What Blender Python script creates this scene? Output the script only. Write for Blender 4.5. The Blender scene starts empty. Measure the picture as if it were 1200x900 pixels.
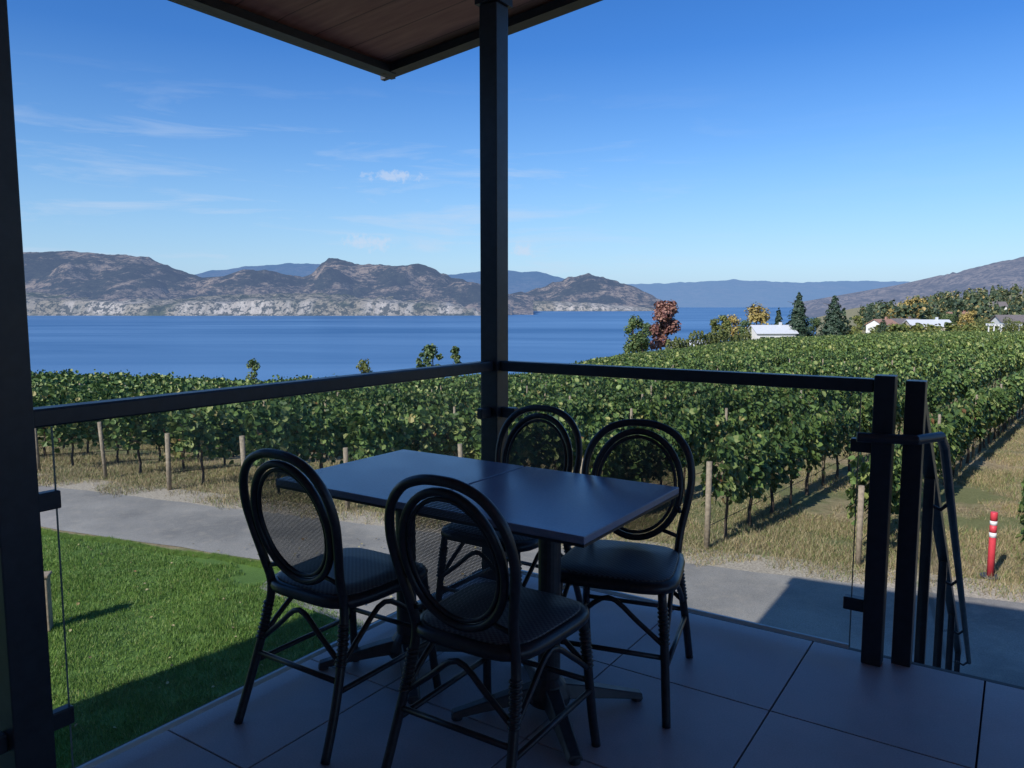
import bpy, math, random
import numpy as np
from mathutils import Vector, noise, Matrix
random.seed(7); rng=np.random.default_rng(7)
D=bpy.data; C=bpy.context
sc=C.scene
# ------------------------------------------------------------ survey helpers
TH=math.radians(5.9); ST,CT=math.sin(TH),math.cos(TH); HC=1.37
def el(py):
    v=(450-py)/900.; return (v*CT-ST)/(CT+v*ST)
def az(px,py=357):
    v=(450-py)/900.; return ((px-600)/900.)/(CT+v*ST)
d1=np.array([.554,.833]); d2=np.array([.833,-.554]); C0=np.array([-.087,3.814])
def AB(a,b): 
    p=C0+a*d2-b*d1; return float(p[0]),float(p[1])
ANG=math.atan2(d2[1],d2[0])
# ------------------------------------------------------------ node helpers
def newmat(name):
    m=D.materials.new(name); m.use_nodes=True; nt=m.node_tree
    return m,nt,nt.nodes['Principled BSDF'],nt.nodes['Material Output']
def N(nt,t,**k):
    n=nt.nodes.new(t)
    for a,b in k.items(): setattr(n,a,b)
    return n
def ramp(nt,fac,stops,interp='LINEAR'):
    r=N(nt,'ShaderNodeValToRGB'); r.color_ramp.interpolation=interp
    e=r.color_ramp.elements
    while len(e)<len(stops): e.new(.5)
    for i,(p,c) in enumerate(stops):
        e[i].position=p; e[i].color=(*c,1) if len(c)==3 else c
    nt.links.new(fac,r.inputs[0]); return r.outputs[0]
def noi(nt,vec,scale,detail=5,rough=.55,dist=0):
    n=N(nt,'ShaderNodeTexNoise'); n.inputs['Scale'].default_value=scale
    n.inputs['Detail'].default_value=detail; n.inputs['Roughness'].default_value=rough
    n.inputs['Distortion'].default_value=dist
    if vec is not None: nt.links.new(vec,n.inputs['Vector'])
    return n.outputs[0]
def mixc(nt,f,a,b,mode='MIX'):
    m=N(nt,'ShaderNodeMix',data_type='RGBA',blend_type=mode)
    for s,v in ((m.inputs[0],f),(m.inputs[6],a),(m.inputs[7],b)):
        if isinstance(v,(int,float)): s.default_value=v
        elif isinstance(v,tuple): s.default_value=(*v,1)
        else: nt.links.new(v,s)
    return m.outputs[2]
def maprange(nt,v,a,b,c=0.,d=1.):
    r=N(nt,'ShaderNodeMapRange'); nt.links.new(v,r.inputs[0])
    for i,x in enumerate((a,b,c,d)): r.inputs[1+i].default_value=x
    return r.outputs[0]
def bump(nt,bs,h,strength=.3,dist=.02):
    b=N(nt,'ShaderNodeBump'); b.inputs['Strength'].default_value=strength
    b.inputs['Distance'].default_value=dist
    nt.links.new(h,b.inputs['Height']); nt.links.new(b.outputs[0],bs.inputs['Normal'])
def pos(nt): return N(nt,'ShaderNodeNewGeometry').outputs['Position']
def objc(nt): return N(nt,'ShaderNodeTexCoord').outputs['Object']
def simple(name,col,rough=.5,var=.25,scale=20,metal=0,bmp=0,spec=.5):
    m,nt,bs,o=newmat(name); oc=objc(nt)
    n=noi(nt,oc,scale)
    c=ramp(nt,n,[(.3,tuple(x*(1-var) for x in col)),(.7,tuple(min(1,x*(1+var)) for x in col))])
    nt.links.new(c,bs.inputs['Base Color'])
    nt.links.new(maprange(nt,noi(nt,oc,scale*.4),0,1,max(0,rough-.1),min(1,rough+.12)),bs.inputs['Roughness'])
    bs.inputs['Metallic'].default_value=metal
    bs.inputs['Specular IOR Level'].default_value=spec
    if bmp: bump(nt,bs,n,bmp,.01)
    return m
# ------------------------------------------------------------ mesh helpers
def mkobj(name,verts,faces,mat,parent=None,smooth=False,loc=None,rz=0):
    me=D.meshes.new(name); me.from_pydata([tuple(v) for v in verts],[],[tuple(f) for f in faces]); me.update()
    if smooth: me.polygons.foreach_set('use_smooth',[True]*len(me.polygons))
    if mat: me.materials.append(mat)
    o=D.objects.new(name,me); C.collection.objects.link(o)
    if parent: o.parent=parent
    if loc: o.location=loc
    o.rotation_euler[2]=rz
    return o
def empty(name,loc=(0,0,0),rz=0):
    o=D.objects.new(name,None); o.location=loc; o.rotation_euler[2]=rz; C.collection.objects.link(o); o.empty_display_size=.1; return o
class MB:
    def __init__(s): s.v=[]; s.f=[]
    def add(s,v,f):
        n=len(s.v); s.v+= [tuple(x) for x in v]; s.f+=[tuple(i+n for i in q) for q in f]
    def box(s,x0,x1,y0,y1,z0,z1,M=None):
        v=[(x,y,z) for z in (z0,z1) for x,y in ((x0,y0),(x1,y0),(x1,y1),(x0,y1))]
        if M is not None: v=[tuple(M@Vector(p)) for p in v]
        s.add(v,[(3,2,1,0),(4,5,6,7),(0,1,5,4),(1,2,6,5),(2,3,7,6),(3,0,4,7)])
    def beam(s,p,q,w,h,roll=0):
        p=Vector(p);q=Vector(q);d=(q-p);L=d.length;d.normalize()
        up=Vector((0,0,1)) if abs(d.z)<.95 else Vector((d1[0],d1[1],0))
        r=d.cross(up).normalized(); u=r.cross(d)
        v=[]
        for c in (p,q):
            for a,b in ((-1,-1),(1,-1),(1,1),(-1,1)): v.append(tuple(c+r*a*w/2+u*b*h/2))
        s.add(v,[(0,1,2,3),(7,6,5,4),(0,4,5,1),(1,5,6,2),(2,6,7,3),(3,7,4,0)])
    def tube(s,pts,r,seg=10,closed=False,smoothn=0):
        P=[Vector(p) for p in pts]
        if smoothn:
            Q=[];n=len(P)
            rngi=range(n if closed else n-1)
            for i in rngi:
                p0=P[(i-1)%n] if closed or i>0 else P[i]; p1=P[i]; p2=P[(i+1)%n]; p3=P[(i+2)%n] if closed or i+2<n else P[(i+1)%n]
                for k in range(smoothn):
                    t=k/smoothn
                    Q.append(.5*((2*p1)+(p2-p0)*t+(2*p0-5*p1+4*p2-p3)*t*t+(3*p1-p0-3*p2+p3)*t**3))
            if not closed: Q.append(P[-1])
            P=Q
        n=len(P); rs=r if isinstance(r,(list,tuple)) else [r]*n
        if len(rs)!=n: rs=[np.interp(i/(n-1),np.linspace(0,1,len(rs)),rs) for i in range(n)]
        up=None; V=[]
        for i in range(n):
            a=P[(i-1)%n] if closed or i>0 else P[i]; b=P[(i+1)%n] if closed or i<n-1 else P[i]
            d=(b-a).normalized()
            if up is None:
                up=Vector((0,0,1)) if abs(d.z)<.9 else Vector((0,1,0))
            up=(up-d*up.dot(d))
            if up.length<1e-4: up=Vector((1,0,0))-d*d.x
            up.normalize(); rr=d.cross(up)
            for k in range(seg):
                t=2*math.pi*k/seg; V.append(tuple(P[i]+(up*math.cos(t)+rr*math.sin(t))*rs[i]))
        F=[]
        m=n if closed else n-1
        for i in range(m):
            for k in range(seg):
                j=(i+1)%n; F.append((i*seg+k,i*seg+(k+1)%seg,j*seg+(k+1)%seg,j*seg+k))
        if not closed:
            F.append(tuple(range(seg))[::-1]); F.append(tuple((n-1)*seg+k for k in range(seg)))
        s.add(V,F)
    def obj(s,name,mat,parent=None,smooth=False,bevel=0,**k):
        o=mkobj(name,s.v,s.f,mat,parent,smooth,**k)
        if bevel:
            b=o.modifiers.new('b','BEVEL'); b.width=bevel; b.segments=2; b.limit_method='ANGLE'
        if smooth:
            o.data.polygons.foreach_set('use_smooth',[len(p.vertices)==4 for p in o.data.polygons])
        return o
def leafmesh(cen,size,nrm,fold=.25):
    n=len(cen); cen=np.asarray(cen,float); nrm=np.asarray(nrm,float)
    nrm/= np.linalg.norm(nrm,axis=1,keepdims=True)+1e-9
    r=rng.normal(size=(n,3)); t=np.cross(nrm,r); t/=np.linalg.norm(t,axis=1,keepdims=True)+1e-9
    b=np.cross(nrm,t)
    sh=np.array([[0,-.5,0],[-.48,-.1,fold],[-.34,.33,fold*.8],[0,.55,0],[.34,.33,fold*.8],[.48,-.1,fold]])
    V=np.zeros((n,6,3))
    for i,(x,y,z) in enumerate(sh):
        V[:,i]=cen+(t*x+b*y+nrm*z*.7)*np.asarray(size)[:,None]
    V=V.reshape(-1,3).tolist()
    F=[]
    for i in range(n):
        o=i*6; F.append((o,o+1,o+2,o+3)); F.append((o,o+3,o+4,o+5))
    return V,F
# ------------------------------------------------------------ terrain
def sm(a,b,x):
    t=min(1,max(0,(x-a)/(b-a))); return t*t*(3-2*t)
def ih(t,xs,ys): return float(np.interp(t,xs,ys))
def crestR(t): return ih(t,[-1,-.3,0,.055,.09,.15,.2,1],[58,62,78,100,130,215,262,270])
def height(x,y):
    q=.365*x+.931*y-14.
    if q<=0: return -3.
    t=x/max(y,1e-3) if y>0 else (3 if x>0 else -3)
    t=max(-2,min(2,t)); Y=max(y,abs(x)*.5)
    s=ih(t,[-1,-.4,0,.33,.5,.7,1.2],[.100,.100,.078,.031,.022,.018,.01])
    R=crestR(t); w=sm(.36,.46,t)
    tq=(.365*t+.931)
    if Y<=R:
        qe=q if q>3 else q*q/6+q*.5
        z=-3-s*qe
    else:
        qR=max(3,tq*R-14); zR=-3-s*qR
        drop=max(-78,zR-.22*(Y-R)*min(1,(Y-R)/25))
        hill=zR+(t-.45)*95*sm(260,720,Y)
        z=drop*(1-w)+hill*w
    z+=.12*noise.noise(Vector((x*.05,y*.05,0)))*min(1,q/10)
    return z
AZN=300
azs=list(np.linspace(-math.pi,-1.1,24)[:-1])+list(np.linspace(-1.1,1.1,AZN))+list(np.linspace(1.1,math.pi,24)[1:-1])
rs=[.5]+list(np.geomspace(4,60,60))+list(np.geomspace(63,4000,110))
V=[];F=[]
for r in rs:
    for a in azs:
        x=r*math.sin(a); y=r*math.cos(a); V.append((x,y,height(x,y)))
na=len(azs)
for i in range(len(rs)-1):
    for j in range(na):
        k=(j+1)%na; F.append((i*na+j,i*na+k,(i+1)*na+k,(i+1)*na+j))
F.append(tuple(range(na))[::-1])
m,nt,bs,o=newmat('ground_dry_grass'); p=pos(nt)
n1=noi(nt,p,.5,5); n2=noi(nt,p,6,4,.7); n3=noi(nt,p,40,2,.7)
c1=ramp(nt,n2,[(.3,(.19,.145,.085)),(.5,(.32,.25,.145)),(.72,(.45,.37,.23))])
c2=ramp(nt,n3,[(.3,(.06,.095,.025)),(.7,(.18,.21,.07))])
f=ramp(nt,n1,[(.42,(0,0,0)),(.56,(.8,.8,.8))])
c=mixc(nt,f,c1,c2); nt.links.new(c,bs.inputs['Base Color']); bs.inputs['Roughness'].default_value=.95
bump(nt,bs,n3,.7,.05)
ground=mkobj('ground_terrain',V,F,m,smooth=True)
# lake
m,nt,bs,o=newmat('lake_water'); p=pos(nt)
mp=N(nt,'ShaderNodeMapping'); mp.inputs['Scale'].default_value=(.22,1,1); nt.links.new(p,mp.inputs[0])
n1=noi(nt,mp.outputs[0],.003,6,.6,.6); n2=noi(nt,mp.outputs[0],.05,4,.6)
col=ramp(nt,n1,[(.35,(.045,.13,.28)),(.65,(.09,.20,.37))])
dif=N(nt,'ShaderNodeBsdfDiffuse'); nt.links.new(col,dif.inputs[0])
glo=N(nt,'ShaderNodeBsdfGlossy'); glo.inputs['Roughness'].default_value=.25; glo.inputs['Color'].default_value=(.75,.85,.97,1)
b=N(nt,'ShaderNodeBump'); b.inputs['Strength'].default_value=.4; b.inputs['Distance'].default_value=1.5; nt.links.new(n2,b.inputs['Height'])
nt.links.new(b.outputs[0],glo.inputs['Normal'])
mx=N(nt,'ShaderNodeMixShader'); 
fr=ramp(nt,n1,[(.3,(.14,)*3),(.5,(.24,)*3),(.7,(.40,)*3)]); nt.links.new(fr,mx.inputs[0])
nt.links.new(dif.outputs[0],mx.inputs[1]); nt.links.new(glo.outputs[0],mx.inputs[2]); nt.links.new(mx.outputs[0],o.inputs[0])
S=60000
mkobj('lake_water',[(-S,-S,-60),(S,-S,-60),(S,S,-60),(-S,S,-60)],[(0,1,2,3)],m)
# ------------------------------------------------------------ hills
def hillmat(name,cols,tan,haze,fac,scale,forest=.5,speck=.03,cliffs=False):
    m,nt,bs,o=newmat(name); p=pos(nt)
    mp=N(nt,'ShaderNodeMapping'); mp.inputs['Scale'].default_value=(1,.6,2.2); nt.links.new(p,mp.inputs[0])
    a=noi(nt,mp.outputs[0],scale,7,.75); b2=noi(nt,mp.outputs[0],scale*7,5,.75)
    f1=ramp(nt,a,[(forest-.03,(0,0,0)),(forest+.05,(1,1,1))])
    ca=ramp(nt,b2,[(.35,cols[0]),(.65,cols[1])]); cb=ramp(nt,b2,[(.35,tan[0]),(.68,tan[1])])
    c=mixc(nt,f1,ca,cb)
    if cliffs:
        sx=N(nt,'ShaderNodeSeparateXYZ'); nt.links.new(p,sx.inputs[0])
        mp2=N(nt,'ShaderNodeMapping'); mp2.inputs['Scale'].default_value=(1,.0,.12); nt.links.new(p,mp2.inputs[0])
        st=noi(nt,mp2.outputs[0],.02,5,.7); big=noi(nt,mp2.outputs[0],.0016,3,.6)
        pale=ramp(nt,st,[(.35,(.28,.24,.19)),(.6,(.62,.55,.46))])
        zb=mixc(nt,1.,ramp(nt,maprange(nt,sx.outputs[2],-60,70),[(0,(.2,)*3),(.12,(1,)*3),(.55,(1,)*3),(.8,(0,)*3)]),ramp(nt,big,[(.46,(0,)*3),(.52,(1,)*3)]),'MULTIPLY')
        zb=mixc(nt,1.,zb,ramp(nt,st,[(.36,(0,)*3),(.45,(1,)*3)]),'MULTIPLY')
        c=mixc(nt,zb,c,pale)
    sp=noi(nt,p,speck,3,.8); c=mixc(nt,ramp(nt,sp,[(.49,(0,)*3),(.55,(.85,)*3)]),c,tuple(x*.7 for x in cols[0]))
    nt.links.new(c,bs.inputs['Base Color']); bs.inputs['Roughness'].default_value=1; bs.inputs['Specular IOR Level'].default_value=0
    bump(nt,bs,b2,1.,1.2/scale*.06)
    em=N(nt,'ShaderNodeEmission'); em.inputs[0].default_value=(*haze,1); em.inputs[1].default_value=1  # airlight painted in: haze-coloured glow, one fixed share per hill layer
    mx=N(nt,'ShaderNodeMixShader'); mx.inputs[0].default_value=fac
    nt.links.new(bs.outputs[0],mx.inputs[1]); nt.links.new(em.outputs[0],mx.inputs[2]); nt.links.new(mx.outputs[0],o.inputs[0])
    return m
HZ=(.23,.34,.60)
def hill(name,prof,Yn,Yr,mat,amp,nsc,cols=260,rows=46,shape=1.0,seed=0,cliff=False,jag=.0):
    pts=sorted(prof); xs=[az(p[0],p[1]) for p in pts]; es=[el(p[1]) for p in pts]
    T=np.linspace(xs[0],xs[-1],cols); V=[];F=[]
    for i in range(rows+10):
        f=i/(rows-1)
        for t in T:
            Yn_=Yn*(1+.05*noise.noise(Vector((t*6,seed,0)))) 
            Y=Yn_+(Yr-Yn_)*f; x=t*Y
            e=float(np.interp(t,xs,es)); zr=HC+e*Yr
            nn=noise.fractal(Vector((x*nsc,Y*nsc*.7,seed)),1.,2.1,5)
            rg=1-abs(noise.noise(Vector((x*nsc*1.3,Y*nsc*.5,seed+5))))*2
            if f<=1:
                g=f**shape
                if cliff: g=.62*sm(0,.10,f)+.38*f
                z=-62+(zr+62)*g+amp*(nn*.6+rg*.35-.2)*math.sin(math.pi*min(1,f))**.8
                z+=jag*noise.fractal(Vector((x*nsc*6,0,seed)),1.,2.1,4)*(f if not cliff else min(1,f*5))
                z=min(z,HC+(e+jag/Yr)*Y) if e>0 else z
                z=max(z,-62 if f<=0 else -59)
                if i==0: z=-66
            else:
                z=zr-(f-1)*(zr+62)*1.5
            V.append((x,Y,z))
    n=cols
    for i in range(rows+9):
        for j in range(n-1): F.append((i*n+j,i*n+j+1,(i+1)*n+j+1,(i+1)*n+j))
    return mkobj(name,V,F,mat,smooth=True)
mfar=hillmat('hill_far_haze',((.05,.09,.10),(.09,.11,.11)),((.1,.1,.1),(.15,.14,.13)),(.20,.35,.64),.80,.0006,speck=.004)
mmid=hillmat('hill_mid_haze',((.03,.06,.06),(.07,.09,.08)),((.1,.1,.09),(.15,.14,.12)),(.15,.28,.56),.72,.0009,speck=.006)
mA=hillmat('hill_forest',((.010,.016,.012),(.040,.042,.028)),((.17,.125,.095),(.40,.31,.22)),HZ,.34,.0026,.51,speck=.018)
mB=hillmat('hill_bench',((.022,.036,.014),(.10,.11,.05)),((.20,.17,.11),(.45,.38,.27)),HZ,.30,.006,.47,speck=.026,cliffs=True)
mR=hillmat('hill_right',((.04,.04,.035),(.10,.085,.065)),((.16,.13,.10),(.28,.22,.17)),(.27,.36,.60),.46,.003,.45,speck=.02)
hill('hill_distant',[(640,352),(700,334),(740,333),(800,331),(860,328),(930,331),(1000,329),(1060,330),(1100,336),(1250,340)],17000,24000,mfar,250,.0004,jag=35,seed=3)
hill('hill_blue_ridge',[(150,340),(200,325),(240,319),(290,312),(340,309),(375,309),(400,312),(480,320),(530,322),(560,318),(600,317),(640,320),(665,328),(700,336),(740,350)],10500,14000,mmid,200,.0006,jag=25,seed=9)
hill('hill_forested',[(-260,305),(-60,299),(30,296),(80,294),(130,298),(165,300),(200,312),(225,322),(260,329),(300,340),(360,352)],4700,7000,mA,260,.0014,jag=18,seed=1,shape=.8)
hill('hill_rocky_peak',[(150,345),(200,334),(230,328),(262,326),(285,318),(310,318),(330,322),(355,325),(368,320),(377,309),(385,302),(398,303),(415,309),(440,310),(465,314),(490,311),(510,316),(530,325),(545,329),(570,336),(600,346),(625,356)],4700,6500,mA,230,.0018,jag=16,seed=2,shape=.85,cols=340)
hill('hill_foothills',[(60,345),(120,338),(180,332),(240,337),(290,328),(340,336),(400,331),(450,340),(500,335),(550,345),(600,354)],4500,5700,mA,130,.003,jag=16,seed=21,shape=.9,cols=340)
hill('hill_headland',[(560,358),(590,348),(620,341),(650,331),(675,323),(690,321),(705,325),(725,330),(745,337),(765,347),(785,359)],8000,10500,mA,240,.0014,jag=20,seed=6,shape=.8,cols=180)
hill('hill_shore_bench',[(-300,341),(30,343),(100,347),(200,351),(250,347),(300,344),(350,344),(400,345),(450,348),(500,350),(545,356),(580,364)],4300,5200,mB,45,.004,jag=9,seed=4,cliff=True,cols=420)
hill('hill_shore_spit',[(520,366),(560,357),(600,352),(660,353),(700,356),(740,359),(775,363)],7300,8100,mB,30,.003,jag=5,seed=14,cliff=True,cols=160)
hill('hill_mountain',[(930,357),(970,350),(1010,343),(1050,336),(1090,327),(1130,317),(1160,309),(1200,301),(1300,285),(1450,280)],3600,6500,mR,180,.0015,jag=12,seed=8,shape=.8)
# ------------------------------------------------------------ road / lawn
e=np.array([.931,-.365]); nq=np.array([.365,.931]); Q0=nq*14
def EQ(s,q): 
    p=Q0+nq*q+e*s; return (float(p[0]),float(p[1]))
def wob(s,k=0): return .10*noise.noise(Vector((s*.8,k,0)))+.05*noise.noise(Vector((s*3,k,2)))
m,nt,bs,o=newmat('asphalt_dusty'); p=pos(nt)
a=noi(nt,p,.6,4); b2=noi(nt,p,60,3,.8); b3=noi(nt,p,4,4,.7)
c=ramp(nt,a,[(.35,(.22,.212,.20)),(.65,(.36,.34,.31))]); c2=ramp(nt,b2,[(.35,(.5,.5,.5)),(.65,(1.1,1.1,1.1))])
c=mixc(nt,.7,c,c2,'MULTIPLY'); c=mixc(nt,ramp(nt,b3,[(.5,(0,0,0)),(.75,(.5,.5,.5))]),c,(.38,.34,.28))
nt.links.new(c,bs.inputs['Base Color']); bs.inputs['Roughness'].default_value=.9; bump(nt,bs,b2,.6,.01)
mroad=m
def strip(name,s0,s1,q0,q1,z,mat,n=160,seed=0,parent=None):
    V=[];F=[]
    for i in range(n+1):
        s=s0+(s1-s0)*i/n
        V.append((*EQ(s,q0+wob(s,seed)),z)); V.append((*EQ(s,q1+wob(s,seed+9)),z))
    for i in range(n): F.append((2*i,2*i+2,2*i+3,2*i+1))
    return mkobj(name,V,F,mat,parent)
strip('gravel_verge',-60,60,-1.35,-.2,-2.994,simple('gravel',(.38,.33,.26),.95,.45,25,bmp=.8),seed=3)
strip('road_asphalt',-60,60,-3.65,-1.15,-2.988,mroad)
def apron_x(yy):
    yy=min(yy,10.3); return -1.2+.25*math.sin(yy*.4)-(2.2*max(0,(yy-8.2)/3)**2)
# apron: columns over x, each running from behind the deck to the road edge
V=[];F=[];cols_=[]
left=[]
for i in range(60):
    yy=-10+i*(21.5/59); xl=apron_x(yy)+.08*noise.noise(Vector((yy*2,0,3)))
    if yy>10.3: xl-=(yy-10.3)*1.2
    if .365*xl+.931*yy-14>-3.4: break
    left.append((xl,yy))
lx,ly=left[-1]; ring=[(x,y,-2.984) for x,y in left]
ring.append((lx+.2,(14-3.4-.365*(lx+.2))/.931,-2.984)); ring.append((30,(14-3.4-.365*30)/.931,-2.984)); ring.append((30,-10,-2.984))
mkobj('parking_asphalt',ring,[tuple(range(len(ring)))[::-1]],mroad)
m,nt,bs,o=newmat('lawn_grass'); p=pos(nt)
a=noi(nt,p,1.2,4,.65); b2=noi(nt,p,50,3,.8)
c=ramp(nt,a,[(.3,(.08,.16,.025)),(.7,(.12,.22,.035))]); c=mixc(nt,.5,c,ramp(nt,b2,[(.3,(.4,.4,.3)),(.7,(1.2,1.2,1.1))]),'MULTIPLY')
nt.links.new(c,bs.inputs['Base Color']); bs.inputs['Roughness'].default_value=.9; bump(nt,bs,b2,.5,.02)
mlawn=m
V=[];F=[]
n=90
for i in range(n+1):
    s=-60+i/n*62
    x1,y1=EQ(s,-3.78+wob(s,5)); V.append((x1,y1,-2.9925)); V.append((x1-4,y1-40,-2.9925))
for i in range(n): F.append((2*i,2*i+1,2*i+3,2*i+2))
mkobj('lawn',V,F,mlawn)
def gmat(name,stops,trans=.25,patch=0):
    m,nt,bs,o=newmat(name); g=N(nt,'ShaderNodeNewGeometry')
    oi=N(nt,'ShaderNodeObjectInfo')
    c=ramp(nt,g.outputs['Random Per Island'],stops)
    c=mixc(nt,.5,c,ramp(nt,oi.outputs['Random'],[(0,(.6,.65,.65)),(1,(1.3,1.2,1.1))]),'MULTIPLY')
    if patch: c=mixc(nt,1.,c,ramp(nt,noi(nt,g.outputs['Position'],patch,2,.6),[(.3,(.72,.75,.8)),(.52,(1,1,1)),(.72,(1.35,1.2,1.1))]),'MULTIPLY')
    nt.links.new(c,bs.inputs['Base Color']); bs.inputs['Roughness'].default_value=.55
    bs.inputs['Specular IOR Level'].default_value=.35
    if trans:
        tr=N(nt,'ShaderNodeBsdfTranslucent'); nt.links.new(c,tr.inputs[0])
        mx=N(nt,'ShaderNodeMixShader'); mx.inputs[0].default_value=trans
        nt.links.new(bs.outputs[0],mx.inputs[1]); nt.links.new(tr.outputs[0],mx.inputs[2]); nt.links.new(mx.outputs[0],o.inputs[0])
    return m
mblade=gmat('grass_blades',[(0,(.08,.165,.025)),(.5,(.13,.24,.045)),(.9,(.19,.30,.065)),(1,(.34,.34,.13))],0)
mdry=gmat('dry_blades',[(0,(.15,.12,.065)),(.4,(.33,.265,.145)),(.7,(.45,.375,.225)),(.72,(.13,.18,.05)),(1,(.20,.25,.08))],0)
def blades(n,hh,w,ext,lean=.4):
    V=[];F=[]
    for i in range(n):
        x,y=rng.uniform(-ext,ext,2); h=hh*rng.uniform(.5,1.2); a=rng.uniform(0,6.28); lx,ly=rng.normal(0,lean*h,2)
        dx,dy=math.cos(a)*w/2,math.sin(a)*w/2
        k=len(V); V+=[(x-dx,y-dy,0),(x+dx,y+dy,0),(x+lx,y+ly,h)]; F.append((k,k+1,k+2))
    return V,F
def protomesh(name,V,F,mat):
    me=D.meshes.new(name); me.from_pydata([tuple(v) for v in V],[],F); me.update()
    for mm in (mat if isinstance(mat,list) else [mat]): me.materials.append(mm)
    return me
def inst(me,parent,loc,rz=0,s=(1,1,1),name=None):
    o=D.objects.new(name or me.name,me); o.parent=parent; o.location=loc; o.rotation_euler[2]=rz; o.scale=s
    C.collection.objects.link(o); return o
gp=[protomesh('grass_patch',*blades(1100,.05,.009,.36),mblade) for _ in range(4)]
lg=empty('lawn_grass_blades')
for ix in range(-30,3):
    for iy in range(7,38):
        x,y=ix*.5+.25+random.uniform(-.08,.08),iy*.5+.25+random.uniform(-.08,.08); q=.365*x+.931*y-14
        if q<-4.05 and x<apron_x(y)+.05-max(0,y-10.3)*1.2 and abs(x/max(y,.1))<.85: inst(random.choice(gp),lg,(x,y,-2.99),random.uniform(0,6.28),(1,1,random.uniform(.7,1.3)))
for s in np.arange(-18,0,.25):
    x,y=EQ(s,-3.86+wob(s,5))
    if x<apron_x(y)-.5: inst(random.choice(gp),lg,(x,y,-2.99),ANG+.2,(.5,.3,1))
cs=np.column_stack([rng.uniform(-9,0,260),rng.uniform(5,14,260),np.full(260,-2.95)])
cs=np.array([c for c in cs if .365*c[0]+.931*c[1]-14<-1.5])
nr=rng.normal(0,.4,(len(cs),3)); nr[:,2]=1
V,F=leafmesh(cs,rng.uniform(.03,.055,len(cs)),nr)
mkobj('fallen_leaves',V,F,gmat('fallen_leaf',[(0,(.30,.25,.12)),(.5,(.40,.36,.20)),(1,(.25,.15,.06))],0))
dp=[protomesh('dry_grass_patch',*blades(420,.11,.012,.6,.5),mdry) for _ in range(3)]
dg=empty('dry_grass')
for i in range(1400):
    s=random.uniform(-26,16); q=random.uniform(-.5,26) if i%3 else random.uniform(-.7,3)
    x,y=EQ(s,q)
    if y<5 or abs(x/y)>.85: continue
    inst(random.choice(dp),dg,(x,y,height(x,y)),random.uniform(0,6),(1,1,random.uniform(.4,1.3)))
# ------------------------------------------------------------ vineyard
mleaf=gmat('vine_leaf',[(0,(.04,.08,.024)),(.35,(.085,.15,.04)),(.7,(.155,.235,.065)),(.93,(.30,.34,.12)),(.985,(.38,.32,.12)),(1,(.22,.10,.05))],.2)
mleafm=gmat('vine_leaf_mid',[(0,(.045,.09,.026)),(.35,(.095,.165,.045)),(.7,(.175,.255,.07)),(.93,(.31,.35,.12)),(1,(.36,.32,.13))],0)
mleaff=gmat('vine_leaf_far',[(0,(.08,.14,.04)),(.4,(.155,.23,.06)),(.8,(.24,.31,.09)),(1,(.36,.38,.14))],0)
mbark=simple('vine_bark',(.07,.05,.035),.9,.4,30,bmp=.6)
mpost=simple('weathered_wood_post',(.26,.21,.15),.85,.35,14,bmp=.5)
def vineseg(L,n,ls,trunks,mt):
    x=rng.uniform(-L/2-.1,L/2+.1,n)
    z=.68+1.18*rng.beta(1.4,1.25,n); 
    lump=.05*np.sin(x*5+rng.uniform(0,6))+.04*np.sin(x*11+1)
    wid=.24*np.sqrt(np.clip(1-((z-1.15)/.95)**2,.08,1))+lump
    side=rng.choice([-1,1],n); y=side*wid*np.sqrt(rng.uniform(.1,1,n))
    k=int(n*.07); z[:k]+=rng.uniform(.1,.35,k); k2=int(n*.06); z[-k2:]-=rng.uniform(.05,.25,k2)
    nr=np.column_stack([rng.normal(0,.5,n),side*1.0+rng.normal(0,.4,n),.55+rng.normal(0,.5,n)])
    V,F=leafmesh(np.column_stack([x,y,z]),ls*rng.uniform(.6,1.25,n),nr)
    nl=len(F); b=MB(); b.v=[tuple(v) for v in V]; b.f=[tuple(f) for f in F]
    for tx in trunks:
        b.tube([(tx,0,-.05),(tx+.04,.03,.3),(tx-.03,-.02,.6),(tx+.02,0,.9)],[.04,.03,.028,.02],6)
        b.tube([(tx,0,.85),(tx+.3,.02,.92),(tx+.55,0,.9)],[.02,.015,.01],5)
        b.tube([(tx,0,.85),(tx-.3,.02,.9),(tx-.55,0,.9)],[.02,.015,.01],5)
    me=protomesh('vine',b.v,b.f,[mt,mbark])
    mi=[0]*nl+[1]*(len(b.f)-nl); me.polygons.foreach_set('material_index',mi)
    return me
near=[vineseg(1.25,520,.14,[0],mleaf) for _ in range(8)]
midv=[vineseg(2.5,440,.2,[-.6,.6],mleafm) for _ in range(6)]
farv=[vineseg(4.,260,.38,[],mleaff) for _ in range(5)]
vy=empty('vineyard_vines'); vp=MB()
rd=np.array([.62,.785]); PR=np.array([3.65,13.6]); RA=math.atan2(rd[1],rd[0])
def vlim(t): return min(crestR(t)*1.0,ih(t,[.1,.16,.22,1],[300,198,192,185]))
cnt=0
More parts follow.
